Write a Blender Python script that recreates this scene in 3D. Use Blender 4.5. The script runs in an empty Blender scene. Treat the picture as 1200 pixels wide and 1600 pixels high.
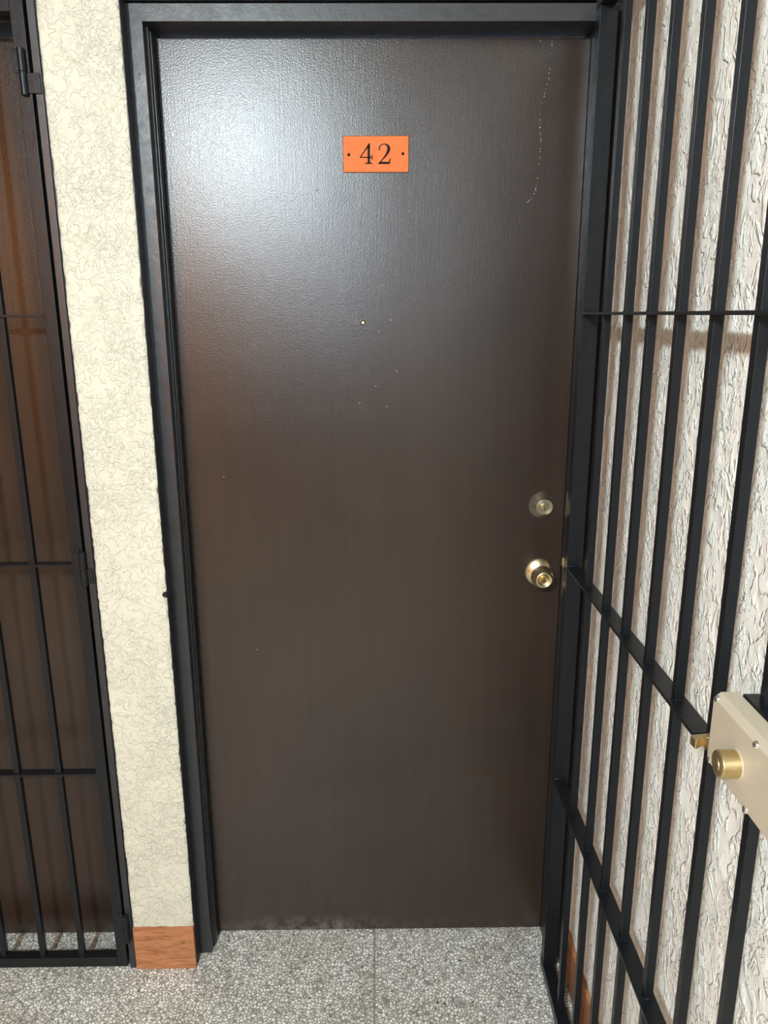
import bpy, bmesh, math, random
from mathutils import Vector, Matrix, noise
random.seed(7)
S = bpy.context.scene
COL = S.collection

# ------------------------------------------------------------------ camera
PITCH, YAW, ROLL, FPX = math.radians(14.6), math.radians(0.56), math.radians(0.25), 1183.0
F = Vector((math.sin(YAW)*math.cos(PITCH), math.cos(YAW)*math.cos(PITCH), -math.sin(PITCH)))
R0 = Vector((math.cos(YAW), -math.sin(YAW), 0)); U0 = R0.cross(F)
R = math.cos(ROLL)*R0 - math.sin(ROLL)*U0; U = math.sin(ROLL)*R0 + math.cos(ROLL)*U0
cd = bpy.data.cameras.new('camera'); cam = bpy.data.objects.new('camera', cd); COL.objects.link(cam)
cd.sensor_fit = 'VERTICAL'; cd.sensor_height = 36; cd.lens = 36*FPX/1600; cd.clip_start = 0.02
cam.matrix_world = Matrix(((R.x, U.x, -F.x, 0), (R.y, U.y, -F.y, -1.62), (R.z, U.z, -F.z, 1.54), (0, 0, 0, 1)))
S.camera = cam

# ------------------------------------------------------------------ light, world, exposure
S.view_settings.view_transform = 'Standard'; S.view_settings.look = 'None'
S.view_settings.gamma = 1; S.view_settings.use_curve_mapping = False
S.view_settings.exposure = -0.05
W = bpy.data.worlds.new('world'); S.world = W; W.use_nodes = True
W.node_tree.nodes['Background'].inputs[0].default_value = (0.75, 0.85, 1.0, 1)
W.node_tree.nodes['Background'].inputs[1].default_value = 0.5

LAMP_P = (-0.76, -2.86, 2.44)
def area(name, loc, target, sx, sy, watts, color):
    l = bpy.data.lights.new(name, 'AREA'); l.shape = 'RECTANGLE'; l.size = sx; l.size_y = sy
    l.energy = watts; l.color = color
    o = bpy.data.objects.new(name, l); COL.objects.link(o); o.location = loc
    d = Vector(target) - Vector(loc); o.rotation_euler = d.to_track_quat('-Z', 'Y').to_euler()
    return o
area('wall_lamp_light', LAMP_P, (1.5, -1.2, 0.2), 0.26, 0.13, 122, (0.80, 0.94, 1.0))
area('warm_fill_light', (-1.55, -2.95, 2.35), (-1.5, -3.5, 1.65), 1.2, 0.15, 88, (1.0, 0.68, 0.38))  # added warm fill, bounced off the back wall into shadows and door reflections

# ------------------------------------------------------------------ node helpers
def new_mat(name):
    m = bpy.data.materials.new(name); m.use_nodes = True
    nt = m.node_tree; b = nt.nodes['Principled BSDF']
    return m, nt, b
def N(nt, typ, **kw):
    n = nt.nodes.new(typ)
    for k, v in kw.items():
        if k.startswith('i_'):
            n.inputs[k[2:].replace('_', ' ')].default_value = v
        else: setattr(n, k, v)
    return n
def coords(nt, scale=(1, 1, 1)):
    t = nt.nodes.new('ShaderNodeTexCoord'); mp = nt.nodes.new('ShaderNodeMapping')
    nt.links.new(t.outputs['Object'], mp.inputs['Vector']); mp.inputs['Scale'].default_value = scale
    return mp.outputs['Vector']
def noise_n(nt, vec, scale, detail=3, rough=.5, dist=0):
    n = nt.nodes.new('ShaderNodeTexNoise'); nt.links.new(vec, n.inputs['Vector'])
    n.inputs['Scale'].default_value = scale; n.inputs['Detail'].default_value = detail
    n.inputs['Roughness'].default_value = rough; n.inputs['Distortion'].default_value = dist
    return n.outputs['Fac']
def ramp(nt, fac, stops):
    r = nt.nodes.new('ShaderNodeValToRGB'); nt.links.new(fac, r.inputs['Fac'])
    e = r.color_ramp.elements
    while len(e) < len(stops): e.new(0.5)
    for k, (p, c) in enumerate(stops):
        e[k].position = p; e[k].color = c if len(c) == 4 else (*c, 1)
    return r.outputs['Color']
def g(v): return (v, v, v, 1)
def math_n(nt, op, a, b):
    n = nt.nodes.new('ShaderNodeMath'); n.operation = op
    for i, x in enumerate((a, b)):
        if isinstance(x, (int, float)): n.inputs[i].default_value = x
        else: nt.links.new(x, n.inputs[i])
    return n.outputs[0]
def mixc(nt, fac, a, b, mode='MIX'):
    n = nt.nodes.new('ShaderNodeMix'); n.data_type = 'RGBA'; n.blend_type = mode
    for s, x in ((n.inputs[0], fac), (n.inputs[6], a), (n.inputs[7], b)):
        if isinstance(x, (int, float)): s.default_value = x
        elif isinstance(x, tuple): s.default_value = x if len(x) == 4 else (*x, 1)
        else: nt.links.new(x, s)
    return n.outputs[2]
def bump(nt, b, h, dist, strength=1.0, prev=None):
    n = nt.nodes.new('ShaderNodeBump'); nt.links.new(h, n.inputs['Height'])
    n.inputs['Distance'].default_value = dist; n.inputs['Strength'].default_value = strength
    if prev is not None: nt.links.new(prev, n.inputs['Normal'])
    nt.links.new(n.outputs[0], b.inputs['Normal']); return n.outputs[0]

# ------------------------------------------------------------------ materials
def mat_stucco(name, col, streak=1.0, amp=0.0011, soft=.035):
    m, nt, b = new_mat(name)
    v = coords(nt, (1, 1, 1/streak))
    n1 = noise_n(nt, v, 52, 2, .5, 1.1)
    pl = ramp(nt, n1, [(0.50, g(0)), (0.50+soft, g(1))])
    n2 = noise_n(nt, v, 130, 2, .5, .6)
    pl2 = ramp(nt, n2, [(0.52, g(0)), (0.56, g(1))])
    mask = ramp(nt, noise_n(nt, v, 11, 2, .5, .3), [(0.42, g(0)), (0.56, g(1))])
    h = math_n(nt, 'ADD', math_n(nt, 'MULTIPLY', pl, .8), math_n(nt, 'MULTIPLY', math_n(nt, 'MULTIPLY', pl2, mask), .7))
    h = math_n(nt, 'ADD', h, math_n(nt, 'MULTIPLY', noise_n(nt, v, 30, 2), .8))
    bump(nt, b, h, amp)
    c = ramp(nt, noise_n(nt, v, 3.5, 3), [(0.35, tuple(x*.94 for x in col)), (0.65, col)])
    b.inputs['Roughness'].default_value = .62
    nt.links.new(c, b.inputs['Base Color'])
    return m
M = {}
M['stucco'] = mat_stucco('cream_stucco_dimmed', (.56, .545, .445), 1.0, .0015, .05)  # same paint as the right wall, colour darkened to offset the frontal lamp
M['stucco_right'] = mat_stucco('cream_stucco_streaked_lifted', (.90, .87, .79), 1.6, .0030, .10)  # same cream paint, colour brightened to make up for grazing light

def mat_metal_paint(name, col, rough=.32):
    m, nt, b = new_mat(name); v = coords(nt)
    b.inputs['Base Color'].default_value = (*col, 1)
    r = ramp(nt, noise_n(nt, v, 40, 4, .6), [(0.3, g(rough*.85)), (0.7, g(rough*1.25))])
    nt.links.new(r, b.inputs['Roughness'])
    h = math_n(nt, 'ADD', noise_n(nt, v, 260, 3), math_n(nt, 'MULTIPLY', noise_n(nt, v, 45, 2), 1.6))
    bump(nt, b, h, .00022, .7)
    return m
M['black'] = mat_metal_paint('black_enamel', (.0075, .0088, .0105))
M['frame'] = mat_metal_paint('black_frame_enamel', (.018, .019, .021), .36)

M['black'].node_tree.nodes['Principled BSDF'].inputs['Specular IOR Level'].default_value = .27
def mat_door():
    m, nt, b = new_mat('brown_door_varnish'); v = coords(nt); vs = coords(nt, (1, 1, .05))
    c = ramp(nt, noise_n(nt, v, 3, 2, .5), [(0.0, (.016, .0112, .0085)), (1.0, (.039, .0245, .0170))])
    c2 = ramp(nt, noise_n(nt, vs, 60, 3), [(0.3, g(.9)), (0.7, g(1.04))])
    base = mixc(nt, 1.0, c, c2, 'MULTIPLY')
    sx = N(nt, 'ShaderNodeSeparateXYZ'); nt.links.new(v, sx.inputs[0])       # scuffed dust along the bottom edge
    low = ramp(nt, sx.outputs[2], [(0.0, g(1)), (0.055, g(0))])
    mid = ramp(nt, math_n(nt, 'ABSOLUTE', math_n(nt, 'ADD', sx.outputs[0], .17), 0), [(0.05, g(1)), (0.22, g(.15))])
    du = math_n(nt, 'MULTIPLY', math_n(nt, 'MULTIPLY', low, mid), ramp(nt, noise_n(nt, v, 26, 5, .7), [(0.42, g(0)), (0.75, g(1))]))
    nt.links.new(mixc(nt, du, base, (.20, .19, .175, 1)), b.inputs['Base Color'])
    b.inputs['Roughness'].default_value = .265
    h = math_n(nt, 'ADD', math_n(nt, 'MULTIPLY', noise_n(nt, v, 380, 2, .6), 1.3), math_n(nt, 'MULTIPLY', noise_n(nt, vs, 240, 2), .45))
    h = math_n(nt, 'ADD', h, math_n(nt, 'MULTIPLY', noise_n(nt, v, 12, 1), 1.0))
    bump(nt, b, h, .00024, 1.0)
    return m
M['door'] = mat_door()

def mat_simple(name, col, rough=.5, metal=0., bs=0, bd=0):
    m, nt, b = new_mat(name); b.inputs['Base Color'].default_value = (*col, 1)
    b.inputs['Metallic'].default_value = metal
    v = coords(nt)
    r = ramp(nt, noise_n(nt, v, 90, 3), [(0.3, g(max(0, rough*.8))), (0.7, g(min(1, rough*1.2)))])
    nt.links.new(r, b.inputs['Roughness'])
    if bs: bump(nt, b, noise_n(nt, v, bs, 2), bd)
    return m
M['brass'] = mat_simple('worn_brass', (.70, .61, .38), .33, 1., 300, .0001)
M['nickel'] = mat_simple('antique_nickel_brass', (.70, .66, .54), .34, 1.)
M['gold'] = mat_simple('yellow_brass', (.66, .52, .27), .36, 1.)
M['steel'] = mat_simple('zinc_screw', (.75, .75, .72), .25, 1.)
M['orange'] = mat_simple('orange_plastic', (.62, .145, .032), .55, 0., 500, .00005)
M['ink'] = mat_simple('black_engraving', (.012, .008, .006), .8)
for k_ in ('orange', 'ink'): M[k_].node_tree.nodes['Principled BSDF'].inputs['Specular IOR Level'].default_value = .2
M['dark'] = mat_simple('dark_hole', (.006, .006, .006), .6)
M['chip'] = mat_simple('pale_paint_chip', (.62, .58, .52), .5)
M['tan'] = mat_simple('tan_powder_coat', (.46, .395, .295), .5, 0., 700, .00008)

def mat_wood():
    m, nt, b = new_mat('wood_look_tile'); v = coords(nt, (1, 1, 9))
    n = noise_n(nt, v, 14, 5, .65, 1.2)
    c = ramp(nt, n, [(0.30, (.15, .050, .018)), (0.46, (.34, .135, .052)), (0.70, (.48, .215, .095))])
    fine = ramp(nt, noise_n(nt, coords(nt, (1, 1, 14)), 90, 3, .6, .5), [(0.35, g(.75)), (0.6, g(1.1))])
    nt.links.new(mixc(nt, 1.0, c, fine, 'MULTIPLY'), b.inputs['Base Color'])
    b.inputs['Roughness'].default_value = .42
    bump(nt, b, n, .0003)
    return m
M['wood'] = mat_wood()

def mat_terrazzo():
    m, nt, b = new_mat('grey_terrazzo'); v = coords(nt)
    nw = nt.nodes.new('ShaderNodeTexNoise'); nt.links.new(v, nw.inputs['Vector']); nw.inputs['Scale'].default_value = 75
    vv = nt.nodes.new('ShaderNodeVectorMath'); vv.operation = 'MULTIPLY_ADD'
    nt.links.new(nw.outputs['Color'], vv.inputs[0]); vv.inputs[1].default_value = (.010, .010, .010); nt.links.new(v, vv.inputs[2])
    vec = vv.outputs[0]
    vo = N(nt, 'ShaderNodeTexVoronoi'); vo.feature = 'DISTANCE_TO_EDGE'; nt.links.new(vec, vo.inputs['Vector']); vo.inputs['Scale'].default_value = 128
    vc = N(nt, 'ShaderNodeTexVoronoi'); nt.links.new(vec, vc.inputs['Vector']); vc.inputs['Scale'].default_value = 128
    sep = N(nt, 'ShaderNodeSeparateColor'); nt.links.new(vc.outputs['Color'], sep.inputs[0])
    chip = ramp(nt, sep.outputs[0], [(0.0, (.50, .50, .45)), (0.3, (.74, .74, .67)), (0.6, (.88, .88, .81)), (0.95, (.96, .96, .92))])
    edge = ramp(nt, vo.outputs['Distance'], [(0.04, g(0)), (0.19, g(1))])
    c = mixc(nt, edge, (.22, .215, .195, 1), chip)
    dirt = ramp(nt, noise_n(nt, v, 7, 4, .6), [(0.35, (.80, .78, .74)), (0.6, (1, 1, 1))])
    c = mixc(nt, 1.0, c, dirt, 'MULTIPLY')
    # black pits
    vp = N(nt, 'ShaderNodeTexVoronoi'); nt.links.new(v, vp.inputs['Vector']); vp.inputs['Scale'].default_value = 22
    pit = ramp(nt, vp.outputs['Distance'], [(0.055, g(1)), (0.075, g(0))])
    c = mixc(nt, pit, c, (.02, .02, .018, 1))
    # saw-cut joint running from the middle of the door into the corridor
    sx = N(nt, 'ShaderNodeSeparateXYZ'); nt.links.new(v, sx.inputs[0])
    d = math_n(nt, 'ABSOLUTE', math_n(nt, 'ADD', sx.outputs[0], .0135), 0)
    j = ramp(nt, d, [(0.0011, g(1)), (0.0016, g(0))])
    c = mixc(nt, j, c, (.17, .17, .16, 1))
    nt.links.new(c, b.inputs['Base Color'])
    b.inputs['Roughness'].default_value = .42
    return m
M['terrazzo'] = mat_terrazzo()
M['peach'] = mat_simple('peach_wall_paint', (.72, .40, .22), .7)
m_, nt_, b_ = new_mat('added_glow_pane'); b_.inputs['Base Color'].default_value = (.6, .65, .7, 1)  # emissive material of the panels added for bluish reflections
b_.inputs['Emission Color'].default_value = (.62, .80, 1, 1); b_.inputs['Emission Strength'].default_value = 24
M['glow_pane'] = m_
M['beige'] = mat_simple('beige_wall_paint', (.62, .56, .44), .7)
M['umber'] = mat_simple('umber_wall_paint', (.17, .13, .10), .6)
M['ceiling'] = mat_simple('ceiling_paint', (.34, .26, .19), .8)

# ------------------------------------------------------------------ mesh helpers
class MB:
    def __init__(s): s.bm = bmesh.new()
    def _merge(s, b, mi=0):
        for f in b.faces: f.material_index = mi
        me = bpy.data.meshes.new('t'); b.to_mesh(me); b.free(); s.bm.from_mesh(me); bpy.data.meshes.remove(me)
    def box(s, x0, x1, y0, y1, z0, z1, bev=0., mi=0, seg=2):
        b = bmesh.new(); bmesh.ops.create_cube(b, size=1)
        for v in b.verts:
            v.co = Vector(((x0+x1)/2+v.co.x*(x1-x0), (y0+y1)/2+v.co.y*(y1-y0), (z0+z1)/2+v.co.z*(z1-z0)))
        if bev: bmesh.ops.bevel(b, geom=b.edges[:], offset=bev, segments=seg, profile=.5, affect='EDGES')
        s._merge(b, mi); return s
    def lathe(s, prof, mat, seg=40, mi=0):
        """prof: (radius, height) about local +Z; mat maps to place."""
        b = bmesh.new(); rings = []
        for r, h in prof:
            if r < 1e-6: rings.append([b.verts.new((0, 0, h))])
            else: rings.append([b.verts.new((r*math.cos(2*math.pi*k/seg), r*math.sin(2*math.pi*k/seg), h)) for k in range(seg)])
        for a, c in zip(rings, rings[1:]):
            for k in range(seg):
                q = (k+1) % seg
                if len(a) == 1 and len(c) == 1: continue
                if len(a) == 1: b.faces.new((a[0], c[k], c[q]))
                elif len(c) == 1: b.faces.new((a[k], a[q], c[0]))
                else: b.faces.new((a[k], a[q], c[q], c[k]))
        bmesh.ops.recalc_face_normals(b, faces=b.faces[:])
        b.transform(mat); s._merge(b, mi); return s
    def blob(s, x, y, z, rx, ry, rz, seed=0, mi=0):
        b = bmesh.new(); bmesh.ops.create_icosphere(b, subdivisions=2, radius=1)
        for v in b.verts:
            k = 1+.35*noise.noise(v.co*2.3+Vector((seed*3.1, 0, 0)))
            v.co = Vector((x+v.co.x*rx*k, y+v.co.y*ry*k, z+v.co.z*rz*k))
        s._merge(b, mi); return s
    def prism(s, pts, axis, a, c, bev=0., mi=0):
        """2-D outline pts extruded from a to c along axis ('x' or 'y')."""
        b = bmesh.new()
        f = (lambda p, t: (t, p[0], p[1])) if axis == 'x' else ((lambda p, t: (p[0], t, p[1])) if axis == 'y' else (lambda p, t: (p[0], p[1], t)))
        va = [b.verts.new(f(p, a)) for p in pts]; vc = [b.verts.new(f(p, c)) for p in pts]
        b.faces.new(va); b.faces.new(vc[::-1])
        for i in range(len(pts)):
            j = (i+1) % len(pts); b.faces.new((va[i], vc[i], vc[j], va[j]))
        bmesh.ops.recalc_face_normals(b, faces=b.faces[:])
        if bev: bmesh.ops.bevel(b, geom=b.edges[:], offset=bev, segments=2, profile=.5, affect='EDGES')
        s._merge(b, mi); return s
    def build(s, name, mats, parent=None, smooth=False):
        me = bpy.data.meshes.new(name)
        if parent is not None:
            p = parent; off = Vector((0, 0, 0))
            while p is not None: off += p.location; p = p.parent
            s.bm.transform(Matrix.Translation(-off))
        s.bm.to_mesh(me); s.bm.free()
        for m in (mats if isinstance(mats, (list, tuple)) else [mats]): me.materials.append(m)
        for f in me.polygons: f.use_smooth = smooth
        if smooth: me.set_sharp_from_angle(angle=math.radians(50))
        o = bpy.data.objects.new(name, me); COL.objects.link(o); o.parent = parent
        if smooth:
            w = o.modifiers.new('weighted', 'WEIGHTED_NORMAL'); w.keep_sharp = True; w.weight = 100
        return o
def thing(name, label, cat, loc, group=None):
    o = bpy.data.objects.new(name, None); COL.objects.link(o); o.location = loc
    o.empty_display_size = .05; o['label'] = label; o['category'] = cat
    if group: o['group'] = group
    return o
def tag(o, label, cat, group=None):
    o['label'] = label; o['category'] = cat
    if group: o['group'] = group
    return o
def struct(o, label=None, cat=None):
    o['kind'] = 'structure'
    if label: o['label'] = label
    if cat: o['category'] = cat
    return o
OUT = Matrix.Rotation(math.radians(90), 4, 'X')      # local +Z -> world -Y (out of the door towards the corridor)
def at(x, y, z, rot=OUT): return Matrix.Translation((x, y, z)) @ rot

# ------------------------------------------------------------------ setting
WY = -.107                                            # plane of the corridor wall face
struct(MB().box(-4.2, .47, -3.5, .20, -.08, 0).build('floor', M['terrazzo']), 'speckled grey terrazzo floor with a thin joint', 'floor')
struct(MB().box(-4.2, .47, -3.5, .20, 2.66, 2.74).build('ceiling', M['ceiling']), 'plain corridor ceiling', 'ceiling')

def stucco_grid(bm_mb, u0, u1, z0, z1, fn, du, dz, seed, jitter=.0012):
    """rough plaster slab; fn(u, depth, z) -> world point; relief pushes outwards"""
    b = bmesh.new(); nu = max(2, int((u1-u0)/du)); nz = int((z1-z0)/dz); rows = []
    for j in range(nz+1):
        z = z0+(z1-z0)*j/nz; row = []
        for i in range(nu+1):
            u = u0+(u1-u0)*i/nu
            p = Vector((u*22, z*22, seed))
            h = .0011*noise.noise(p)+.0007*noise.noise(p*2.9)
            a = noise.noise(Vector((u*70+seed, z*42, 3.3)))
            h += .0008*max(0, min(1, (a+.05)*9))
            e = min(i, nu-i)
            if e == 0:
                u += (jitter if i == 0 else -jitter)*(noise.noise(Vector((z*90, seed, u)))+.6*noise.noise(Vector((z*23, seed, u))))
            if e < 2: h -= (.0028 if e == 0 else .0007)
            row.append(b.verts.new(fn(u, h, z)))
        rows.append(row)
    for j in range(nz):
        for i in range(nu): b.faces.new((rows[j][i], rows[j][i+1], rows[j+1][i+1], rows[j+1][i]))
    # side returns
    for i in (0, nu):
        back = [b.verts.new(fn(u0 if i == 0 else u1, -.09, z0+(z1-z0)*j/nz)) for j in range(nz+1)]
        for j in range(nz):
            q = (rows[j][i], rows[j+1][i], back[j+1], back[j])
            b.faces.new(q if i == 0 else q[::-1])
    bm_mb._merge(b)
w = MB()
stucco_grid(w, -.5915, -.4475, .118, 2.16, lambda u, h, z: (u - (.0055 if (h < -.05 and u > -.5) else 0), WY-h, z), .003, .004, 1.7)
w.box(-.5915, -.4505, -.098, .20, 0, 2.16)            # core of the pier
w.box(-4.2, .47, -.100, .20, 2.12, 2.66)              # wall over the doors
w.box(-4.2, -1.50, -.105, .20, 0, 2.12)               # wall past the neighbouring door
w.box(.4505, .47, -.05, .20, 0, 2.12)
struct(w.build('wall_front', M['stucco'], smooth=True), 'cream textured stucco wall pier between the two doors', 'wall')
w = MB()
stucco_grid(w, -3.5, -.02, .0, 2.66, lambda u, h, z: (.452-h, u, z), .0065, .0065, 5.1)
w.box(.458, .56, -3.5, .0, 0, 2.66)
o = struct(w.build('wall_right', M['stucco_right'], smooth=True), 'cream stucco wall behind the open barred gate', 'wall')
# far side of the corridor, opposite the doors
w = MB().box(-4.2, -1.02, -3.6, -3.5, 0, 2.74).box(-1.02, .47, -3.6, -3.5, 0, 2.74, 0, 1).build('wall_back', [M['peach'], M['umber']]); struct(w, 'corridor wall opposite the doors', 'wall')
struct(MB().box(-4.3, -4.2, -3.6, .20, 0, 1.0).build('wall_left', M['beige']), 'low parapet at the open end of the corridor', 'wall')

struct(MB().box(-.42, -.12, -3.5, -3.49, 1.44, 1.76).box(-.62, -.10, -3.5, -3.49, 1.92, 2.34).build('glow_panel_1', M['glow_pane']), 'added glowing panels on the far corridor wall', 'glow panel')  # unseen glowing panels, added to put a blue reflection on the door
# baseboards of wood-look tile
struct(MB().box(-.5925, -.4475, -.1095, -.098, 0, .122, .001).build('baseboard_front', M['wood']),
       'wood-look tile skirting at the foot of the narrow stucco pier', 'baseboard')
b_ = MB()
y = -.115
while y > -3.4:
    b_.box(.4415, .4512, y-.40, y-.002, 0, .122, .001); y -= .402
struct(b_.build('baseboard_right', M['wood']), 'wood-look tile skirting along the right wall', 'baseboard')

# ------------------------------------------------------------------ door frames
def door_frame(name, xl, xr, lip_l, lip_r, fy, label, step=True):
    m = MB(); zt = 2.056
    # face bars, then deeper stop
    m.box(xl-.031, xl, fy, fy+.020, 0, zt+.0305, .0012)
    m.box(xr, xr+.033, fy, fy+.020, 0, zt+.0305, .0012)
    m.box(xl-.0305, xr+.0325, fy-.0002, fy+.020, zt, zt+.030, .0012)
    m.box(xl-.031, xl+.0035, fy+.020, .050, 0, 2.06, .0008)
    m.box(xr-.0005, xr+.033, fy+.020, .050, 0, 2.06, .0008)
    m.box(xl-.031, xr+.033, fy+.020, .050, 2.057, 2.09, .0008)
    # inner stop groove
    m.box(xl+.0030, xl+.0058, fy+.030, fy+.042, 0, 2.05, .0006)
    m.box(xl-.031, xr+.033, fy-.004, fy+.03, zt+.033, 2.115)       # dark filler over the head
    for z in (1.92, 1.31, .52):
        m.blob(xl-.012, fy-.0002, z+.05, .0012, .0006, .0016, z)
    return m
m = door_frame('trim_1', -.4188, .4155, 0, 0, -.0635, '')
m.box(.4400, .4530, -.114, -.045, 0, 2.12, .001)
# painted outer lip that closes the edge of the pier
b = bmesh.new()
rows = []
for k in range(181):
    z = .0+2.10*k/180
    e = .0009*noise.noise(Vector((z*70, 2.2, 0)))
    ye = -.1035 + .0022*noise.noise(Vector((z*48, 9.2, 0))) if z > .125 else -.092
    rows.append([b.verts.new(p) for p in ((-.4462+e, ye, z), (-.4488, -.062, z), (-.4520, -.062, z), (-.4492+e, ye, z))])
for a, c in zip(rows, rows[1:]):
    for k in range(4):
        q = (k+1) % 4; b.faces.new((a[k], a[q], c[q], c[k]))
b.faces.new(rows[0]); b.faces.new(rows[-1][::-1])
bmesh.ops.recalc_face_normals(b, faces=b.faces[:]); m._merge(b)
fr = struct(m.build('trim_1', M['frame'], smooth=True), 'black enamelled steel door frame around the door numbered 42', 'door frame')
# keeper slot and screw in the left reveal, strike plates in the right reveal
s = MB(); pts = []
for k in range(28):
    a = 2*math.pi*k/28; pts.append((-.054+.0042*math.cos(a), 1.106+(.011 if math.sin(a) >= 0 else -.011)+.0045*math.sin(a)))
s.prism(pts, 'x', -.4193, -.4178); s.build('keeper_slot', M['dark'], fr)
MB().lathe([(0, .0012), (.0032, .0010), (.0040, 0)], at(-.4186, -.053, 1.072, Matrix.Rotation(math.radians(90), 4, 'Y')), 16).build('screw', M['dark'], fr)
s = MB().box(.4125, .4165, -.0385, -.0205, 1.112, 1.164, .0006).build('strike_plate', M['nickel'], fr)
s['label'] = 'tarnished metal strike plate of the deadbolt'
s = MB().box(.4125, .4165, -.0400, -.0230, .930, 1.000, .0006).build('strike_plate', M['nickel'], fr)
MB().box(.4095, .4165, -.037, -.021, 1.000, 1.018, .001).build('latch_lip', M['gold'], fr)

m = door_frame('trim_2', -1.46, -.6125, 0, 0, -.060, '')
m.box(-.6085, -.5945, -.1060, -.0600, 0, 2.12, .001)
m.box(-.5945, -.5905, -.1010, -.05, 0, 2.12)
m.box(-1.478, -1.464, -.1060, -.0600, 0, 2.12, .001)
m.box(-1.478, -.5945, -.1060, -.0600, 2.102, 2.122, .001)
struct(m.build('trim_2', M['frame'], smooth=True), 'black steel frame of the neighbouring door, left of the pier', 'door frame')

# ------------------------------------------------------------------ doors
def skin(x, z, seed):
    return -.0004 + .0011*noise.noise(Vector((x*4.2, z*2.1, seed*5.3)))+.00025*noise.noise(Vector((x*13, z*5, seed*2.3)))
def leaf(name, x0, x1, seed):
    m = MB()
    m.box(x0, x1, .0012, .044, .006, 2.0495, .0015)
    b = bmesh.new(); nx, nz = 42, 100; rows = []      # slightly warped, hand-varnished skin
    for j in range(nz+1):
        row = []
        for i in range(nx+1):
            x = x0+.0008+(x1-x0-.0016)*i/nx; z = .0068+(2.0487-.0068)*j/nz
            e = max(0, min(1, min(i, nx-i)/6))*max(0, min(1, min(j, nz-j)/6)); e = e*e*(3-2*e)
            y = -.0004 + e*(.0011*noise.noise(Vector((x*4.2, z*2.1, seed*5.3)))+.00025*noise.noise(Vector((x*13, z*5, seed*2.3))))
            row.append(b.verts.new((x, y, z)))
        rows.append(row)
    for j in range(nz):
        for i in range(nx): b.faces.new((rows[j][i], rows[j][i+1], rows[j+1][i+1], rows[j+1][i]))
    edge = [rows[0][i] for i in range(nx+1)]+[rows[j][nx] for j in range(1, nz+1)]+[rows[nz][i] for i in range(nx-1, -1, -1)]+[rows[j][0] for j in range(nz-1, 0, -1)]
    back = [b.verts.new((v.co.x, .003, v.co.z)) for v in edge]
    for k in range(len(edge)):
        q_ = (k+1) % len(edge); b.faces.new((edge[k], back[k], back[q_], edge[q_]))
    m._merge(b)
    return m
m = leaf('door_1', -.4148, .4145, 1)
rnd = random.Random(3)
# chipped hairline at the upper right of the leaf: tiny specks of bare primer
trail = [(862, 56), (862, 70), (858, 112), (857, 124), (850, 150), (846, 164), (843, 190), (844, 205), (845, 225), (842, 262), (838, 290), (836, 300), (829, 312), (822, 318)]
def px2door(px, py):
    r = F + R*((px-600)/FPX) - U*((py-800)/FPX); t = 1.62/r.y
    return r.x*t, 1.54+r.z*t
for (a, b2) in zip(trail, trail[1:]):
    for k in range(5):
        if rnd.random() < .45: continue
        t = (k+rnd.random())/5; X, Z = px2door(a[0]+(b2[0]-a[0])*t, a[1]+(b2[1]-a[1])*t)
        m.blob(X+rnd.uniform(-.0004, .0004), skin(X, Z, 1), Z, .00045, .0003, rnd.choice((.0005, .0012)), k, 1)
for p in ((604, 635), (562, 630), (587, 603), (844, 64), (402, 1015), (610, 500), (592, 518), (620, 580), (596, 445), (350, 745), (640, 330)):
    X, Z = px2door(*p); m.blob(X, skin(X, Z, 1), Z, .0006, .0003, .0009, p[0], 1)
for p in ((495, 297), (588, 338)):
    X, Z = px2door(*p); m.blob(X, skin(X, Z, 1), Z, .0014, .0004, .0014, p[0], 2)
# dent right of centre
X, Z = px2door(748, 885); m.blob(X, skin(X, Z, 1)+.0007, Z, .002, .0014, .010, 4, 0)
d1 = struct(m.build('door_1', [M['door'], M['chip'], M['dark']], smooth=True),
            'glossy dark brown door with an orange plate reading 42', 'door')

# number plate
pl = MB().box(-.0611, .0669, -.0022, .0002, 1.8131, 1.8783, .0004)
pl.box(-.0618, .0676, -.0006, .0003, 1.8122, 1.8792, .0002, mi=1)
plate = pl.build('number_plate', [M['orange'], M['ink']], d1)
plate['label'] = 'orange plate engraved with the black number 42'
def q(px, py):                                       # drawing grid of the plate -> metres
    return (-.0611+(px-245)*.0001869, 1.8783-(py-230)*.0001815)
four = MB()
def poly(mb, pts): mb.prism([q(*p) for p in pts], 'y', -.00262, -.0021)
poly(four, [(500, 330), (526, 302), (526, 497), (500, 497)])                    # stem
poly(four, [(514, 303), (526, 302), (526, 312), (430, 440), (417, 446), (417, 440)])  # thin diagonal
poly(four, [(417, 436), (553, 436), (553, 447), (417, 447)])                    # crossbar
poly(four, [(541, 436), (543, 415), (552, 415), (553, 436)])
poly(four, [(541, 447), (553, 447), (552, 466), (543, 466)])
poly(four, [(475, 508), (475, 499), (492, 494), (536, 494), (549, 499), (549, 508)])  # foot serif
four.build('numeral_four', M['ink'], plate)
two = MB()
ctr = [(634, 371, 9), (624, 362, 13), (624, 346, 12), (634, 326, 10), (652, 313, 9), (676, 309, 9), (700, 315, 16), (716, 330, 27), (724, 350, 33), (721, 374, 32), (708, 400, 25), (688, 428, 18), (664, 455, 12), (640, 481, 10), (618, 502, 9)]
for k in range(len(ctr)-1):
    def side(i):
        a = ctr[max(0, i-1)]; c = ctr[min(len(ctr)-1, i+1)]
        dx, dy = c[0]-a[0], c[1]-a[1]; L = math.hypot(dx, dy); nx, ny = -dy/L, dx/L; w_ = ctr[i][2]/2
        return (ctr[i][0]+nx*w_, ctr[i][1]+ny*w_), (ctr[i][0]-nx*w_, ctr[i][1]-ny*w_)
    a0, a1 = side(k); c0, c1 = side(k+1); poly(two, [a0, c0, c1, a1])
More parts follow.
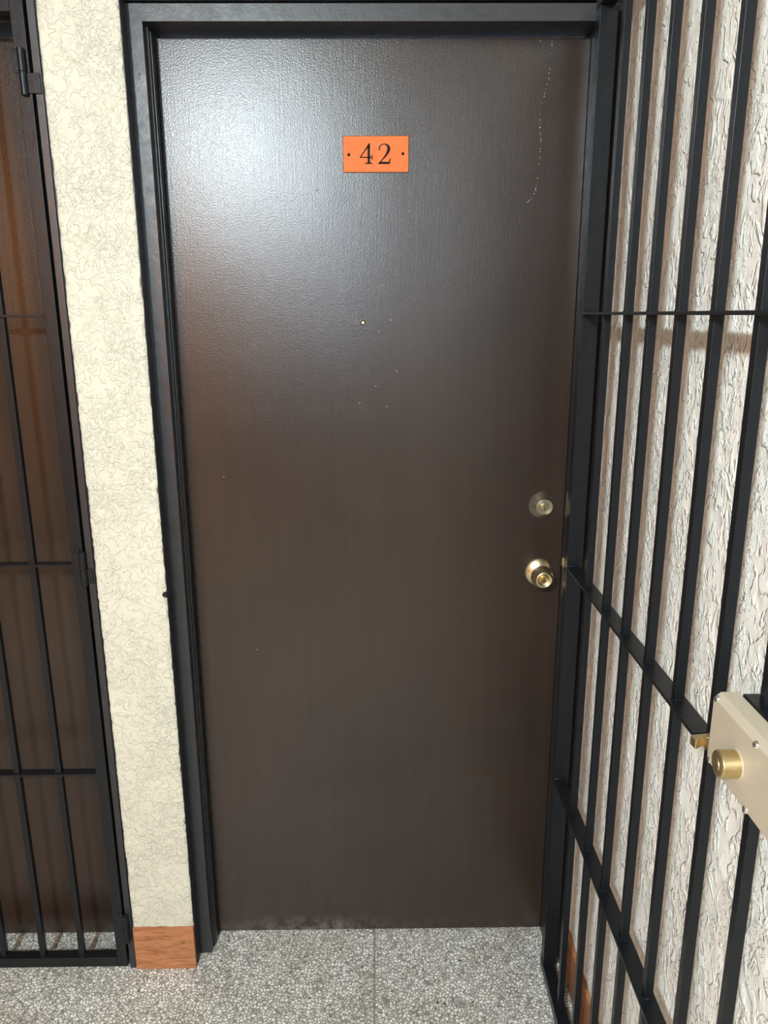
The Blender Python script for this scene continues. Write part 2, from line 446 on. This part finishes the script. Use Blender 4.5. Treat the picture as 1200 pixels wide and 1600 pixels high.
poly(two, [(611, 509), (612, 500), (640, 485), (722, 487), (737, 453), (748, 448), (732, 509)])
two.build('numeral_two', M['ink'], plate)
for px in (303, 872):
    X, Z = q(px, 415 if px < 500 else 406)
    MB().lathe([(0, .0012), (.0016, .0011), (.0028, .0004), (.0030, 0)], at(X, -.0021, Z), 20).build('plate_screw', M['ink'], plate, True)

# peephole
MB().lathe([(0, .0006), (.0020, .0006), (.0021, .0022), (.0032, .0030), (.0046, .0022), (.0052, 0)], at(-.0263, skin(-.0263, 1.5246, 1)-.0002, 1.5246), 28).build('peephole', M['brass'], d1, True)
# deadbolt
db = MB().lathe([(0, .018), (.0150, .018), (.0158, .0205), (.0172, .0215), (.0185, .0205), (.0200, .0170), (.0262, .0080), (.0295, .0030), (.0306, 0)], at(.3665, 0, 1.1316), 56).build('deadbolt', M['nickel'], d1, True)
cy = MB().lathe([(0, .0215), (.0066, .0215), (.0074, .0205), (.0076, .0170)], at(.3665, 0, 1.1316), 32).build('key_cylinder', M['gold'], db, True)
cy['label'] = 'yellow brass key cylinder with a dark keyhole'
MB().box(.3657, .3673, -.0222, -.0200, 1.1262, 1.1352, .0004).build('keyhole', M['dark'], db)
MB().lathe([(.0116, .0186), (.0122, .0192), (.0128, .0186)], at(.3665, 0, 1.1316), 40).build('ring', M['nickel'], db, True)
# knob
kb = MB().lathe([(.0322, 0), (.0322, .0025), (.0300, .0052), (.0240, .0090), (.0172, .0120), (.0140, .0135), (.0135, .022), (.0150, .026), (.0215, .0300), (.0252, .0345), (.0252, .0410), (.0225, .0510), (.0190, .0580), (.0172, .0602), (.0150, .0606), (.0128, .0590), (.0100, .0560), (.0, .0560)],
                at(.3657, 0, .9764), 56).build('door_knob', M['brass'], d1, True)
kb['label'] = 'polished brass door knob'
MB().lathe([(.0078, .0560), (.0078, .0600), (.0068, .0612), (.0054, .0606), (.0, .0606)], at(.3657, 0, .9764), 32).build('key_cylinder', M['gold'], kb, True)
MB().box(.3650, .3664, -.0612, -.0600, .9725, .9800, .0002).build('keyhole', M['dark'], kb)

m = leaf('door_2', -1.455, -.6100, 2)
X, Z = -.665, .25
m.blob(X, skin(X, Z, 2), Z, .002, .0003, .0012, 3, 1)
struct(m.build('door_2', [M['door'], M['chip']], smooth=True), 'glossy dark brown door behind the closed left gate', 'door')

# ------------------------------------------------------------------ left gate (closed)
GL = 'closed black barred steel gate in front of the left door'
gl = thing('security_gate', GL, 'gate', (-.6255, -.095, 0))
FY = -.107
def stile(parent, x0, x1, y0, y1, z0=.006, z1=2.112):
    return MB().box(x0, x1, y0, y1, z0, z1, .0012).build('stile', M['black'], parent, True)
stile(gl, -.6385, -.6140, FY, FY+.025)
stile(gl, -1.440, -1.4155, FY, FY+.025)
MB().box(-1.4155, -.6385, FY, FY+.025, .006, .032, .0012).build('bottom_rail', M['black'], gl, True)
MB().box(-1.4155, -.6385, FY, FY+.025, 2.058, 2.112, .0012).build('top_rail', M['black'], gl, True)
RZ = (1.5405, 1.0335, .5350)
barsL = [-.7255-.0945*k for k in range(7)]
for k, z in enumerate(RZ):
    mb = MB().box(-1.4155, -.6385, FY+.0005, FY+.0245, z-.0025, z+.0025, .0006)
    mb.blob(-.6400, FY+.003, z+.003, .0028, .002, .0022, k)
    mb.blob(-.6400, FY+.012, z+.003, .0028, .004, .0018, k+9)
    for i, x in enumerate(barsL):
        mb.blob(x-.0068, FY+.008, z+.0026, .0026, .003, .0018, k*7+i)
    mb.build('rail', M['black'], gl, True)
for k, x in enumerate(barsL):
    mb = MB().box(x-.0065, x+.0065, FY+.006, FY+.019, .031, 2.060, .0010)
    mb.blob(x, FY+.005, .0325, .005, .0022, .0016, k); mb.blob(x+.0075, FY+.014, .0330, .0022, .004, .0018, k+3)
    mb.build('bar', M['black'], gl, True)
def zat(px, py, yy):
    r = F + R*((px-600)/FPX) - U*((py-800)/FPX); t = (yy+1.62)/r.y
    return r.x*t, 1.54+r.z*t
for (pa, pb, r_) in (((30, 74), (38, 149), .0065), ((124, 862), (134, 916), .0068), ((193, 1431), (199, 1473), .0065)):
    xa, za = zat(*pa, FY-.006); xb, zb = zat(*pb, FY-.006); x = (xa+xb)/2+.001
    h = MB(); mid = (za+zb)/2; L = za-zb
    T = Matrix.Translation((x, FY-r_*.8, zb))
    h.lathe([(0, 0), (r_*.8, 0), (r_, .0012), (r_, L/2-.0006), (r_*.86, L/2), (0, L/2)], T, 20)
    h.lathe([(0, L/2), (r_*.86, L/2), (r_, L/2+.0006), (r_, L-.001), (r_*.75, L), (0, L)], T, 20)
    h.box(x-.018, x-.001, FY-.0028, FY+.0004, mid, za-.002, .0005)          # leaf welded on the stile
    h.box(x, -.5965, FY-.0030, FY+.0010, zb+.004, mid-.001, .0006)        # leaf reaching the jamb
    h.blob(x-.010, FY-.003, za, .004, .0016, .0020, za)
    h.build('hinge', M['black'], gl, True)

# ------------------------------------------------------------------ right gate (swung open against the right wall)
gr = thing('security_gate', 'open black barred steel gate with a tan lock box, along the right wall', 'gate', (.404, -.14, 0))
X0, X1 = .390, .4175; BY = -.247
stile(gr, .3915, .4235, -.1415, -.1150, .030, 2.056)
EY = -1.36
stile(gr, X0, X1, EY, EY+.026)
MB().box(X0, X1, EY+.026, -.1180, .006, .032, .0012).build('bottom_rail', M['black'], gr, True)
MB().box(X0, X1, EY+.026, -.1180, 2.056, 2.082, .0012).build('top_rail', M['black'], gr, True)
barsR = [BY-.0065-.1095*k if k < 5 else None for k in range(5)]
barsR = [-.2535, -.3690, -.4760, -.5850, -.6960, -.8060, -.9130, -1.022, -1.13, -1.24]
bx0, bx1 = .3990, .4120
LZ0, LZ1, LY0, LY1 = 1.058, 1.146, -.884, -1.03     # lock box extents
for k, z in enumerate(RZ):
    y1 = EY+.026 if k != 1 else -.783
    mb = MB().box(X0, X1, y1, -.1410, z-.0025, z+.0025, .0006)
    mb.blob(.400, -.1425, z+.003, .010, .0025, .003, k+3)
    for i, yb in enumerate(barsR):
        if yb < y1: continue
        mb.blob(.4055, yb-.0072, z+.003, .0062, .0012, .0012, k*5+i)
        mb.blob(.3975, yb-.003, z+.0032, .0020, .0045, .0018, k*5+i+40)
    mb.build('rail', M['black'], gr, True)
for k, yb in enumerate(barsR):
    if k in (6, 7):
        mb = MB().box(bx0, bx1, yb-.0065, yb+.0065, .031, LZ0-.001, .0010)
        mb.box(bx0, bx1, yb-.0065, yb+.0065, LZ1+.001, 2.058, .0010)
    else: mb = MB().box(bx0, bx1, yb-.0065, yb+.0065, .031, 2.058, .0010)
    mb.blob(.4055, yb-.007, .0330, .006, .0015, .0012, k)
    mb.build('bar', M['black'], gr, True)
# housing welded into the gate and the tan lock box on it
MB().box(.3885, .4230, LY1-.05, LY0-.008, LZ0+.006, LZ1+.002, .0014).build('lock_housing', M['black'], gr, True)
prof = [(.3880, LZ0), (.3880, LZ1), (.3690, LZ1), (.3620, LZ1-.006), (.3620, LZ0+.006), (.3680, LZ0)]
lk = MB(); lk.prism(prof, 'y', LY1, LY0, .0009)
lk.lathe([(.0140, .0014), (.0156, .0012), (.0164, -.001)], at(.3625, -.9465, 1.0985, Matrix.Rotation(math.radians(-90), 4, 'Y')), 44)
lock = lk.build('lock_box', M['tan'], gr, True); lock['label'] = 'tan steel surface lock box with a brass cylinder'
LEFT = Matrix.Rotation(math.radians(-90), 4, 'Y')
def scr(y, z, x=.3625, r=.0042):
    s = MB().lathe([(0, .0016), (r*.35, .0026), (r*.7, .0024), (r, .0008), (r, -.001)], at(x, y, z, LEFT), 20)
    s.build('screw', M['steel'], lock, True)
scr(-.8890, 1.1395, .3640); scr(-.8890, 1.0665, .3635); scr(-.9776, 1.1390, .3625); scr(-.9742, 1.0655, .3625)
cyl = MB().lathe([(0, .0205), (.0110, .0205), (.0135, .0195), (.0142, .0185), (.0142, 0)], at(.3625, -.9465, 1.0985, LEFT), 44)
c_ = cyl.build('lock_cylinder', M['gold'], lock, True)
MB().lathe([(0, .0212), (.0060, .0212), (.0064, .0200)], at(.3625, -.9465, 1.0985, LEFT), 28).build('key_plug', M['brass'], lock, True)
# hooked brass bolt reaching out past the lock box
hook = [(.3575, -.8490), (.3585, -.8610), (.3605, -.8612), (.3660, -.8570), (.3705, -.8545), (.3750, -.8545), (.3800, -.8590), (.3855, -.8600), (.3855, -.8450)]
hb = MB(); hb.prism(hook, 'z', 1.0620, 1.0730, .0006); hb.box(.3700, .3855, -.890, -.853, 1.0625, 1.0725)
hb.build('bolt', M['gold'], lock, True)

# ------------------------------------------------------------------ small things
sc = MB().lathe([(0, .0030), (.0024, .0034), (.0050, .0024), (.0062, .0006), (.0062, -.004)], at(-.4490, -.1085, .9684), 28)
sc.lathe([(.0022, .0036), (.0030, .0040), (.0037, .0034)], at(-.4490, -.1085, .9684), 20)
tag(sc.build('screw', M['black'], smooth=True), 'black round screw head on the right edge of the stucco pier', 'screw')
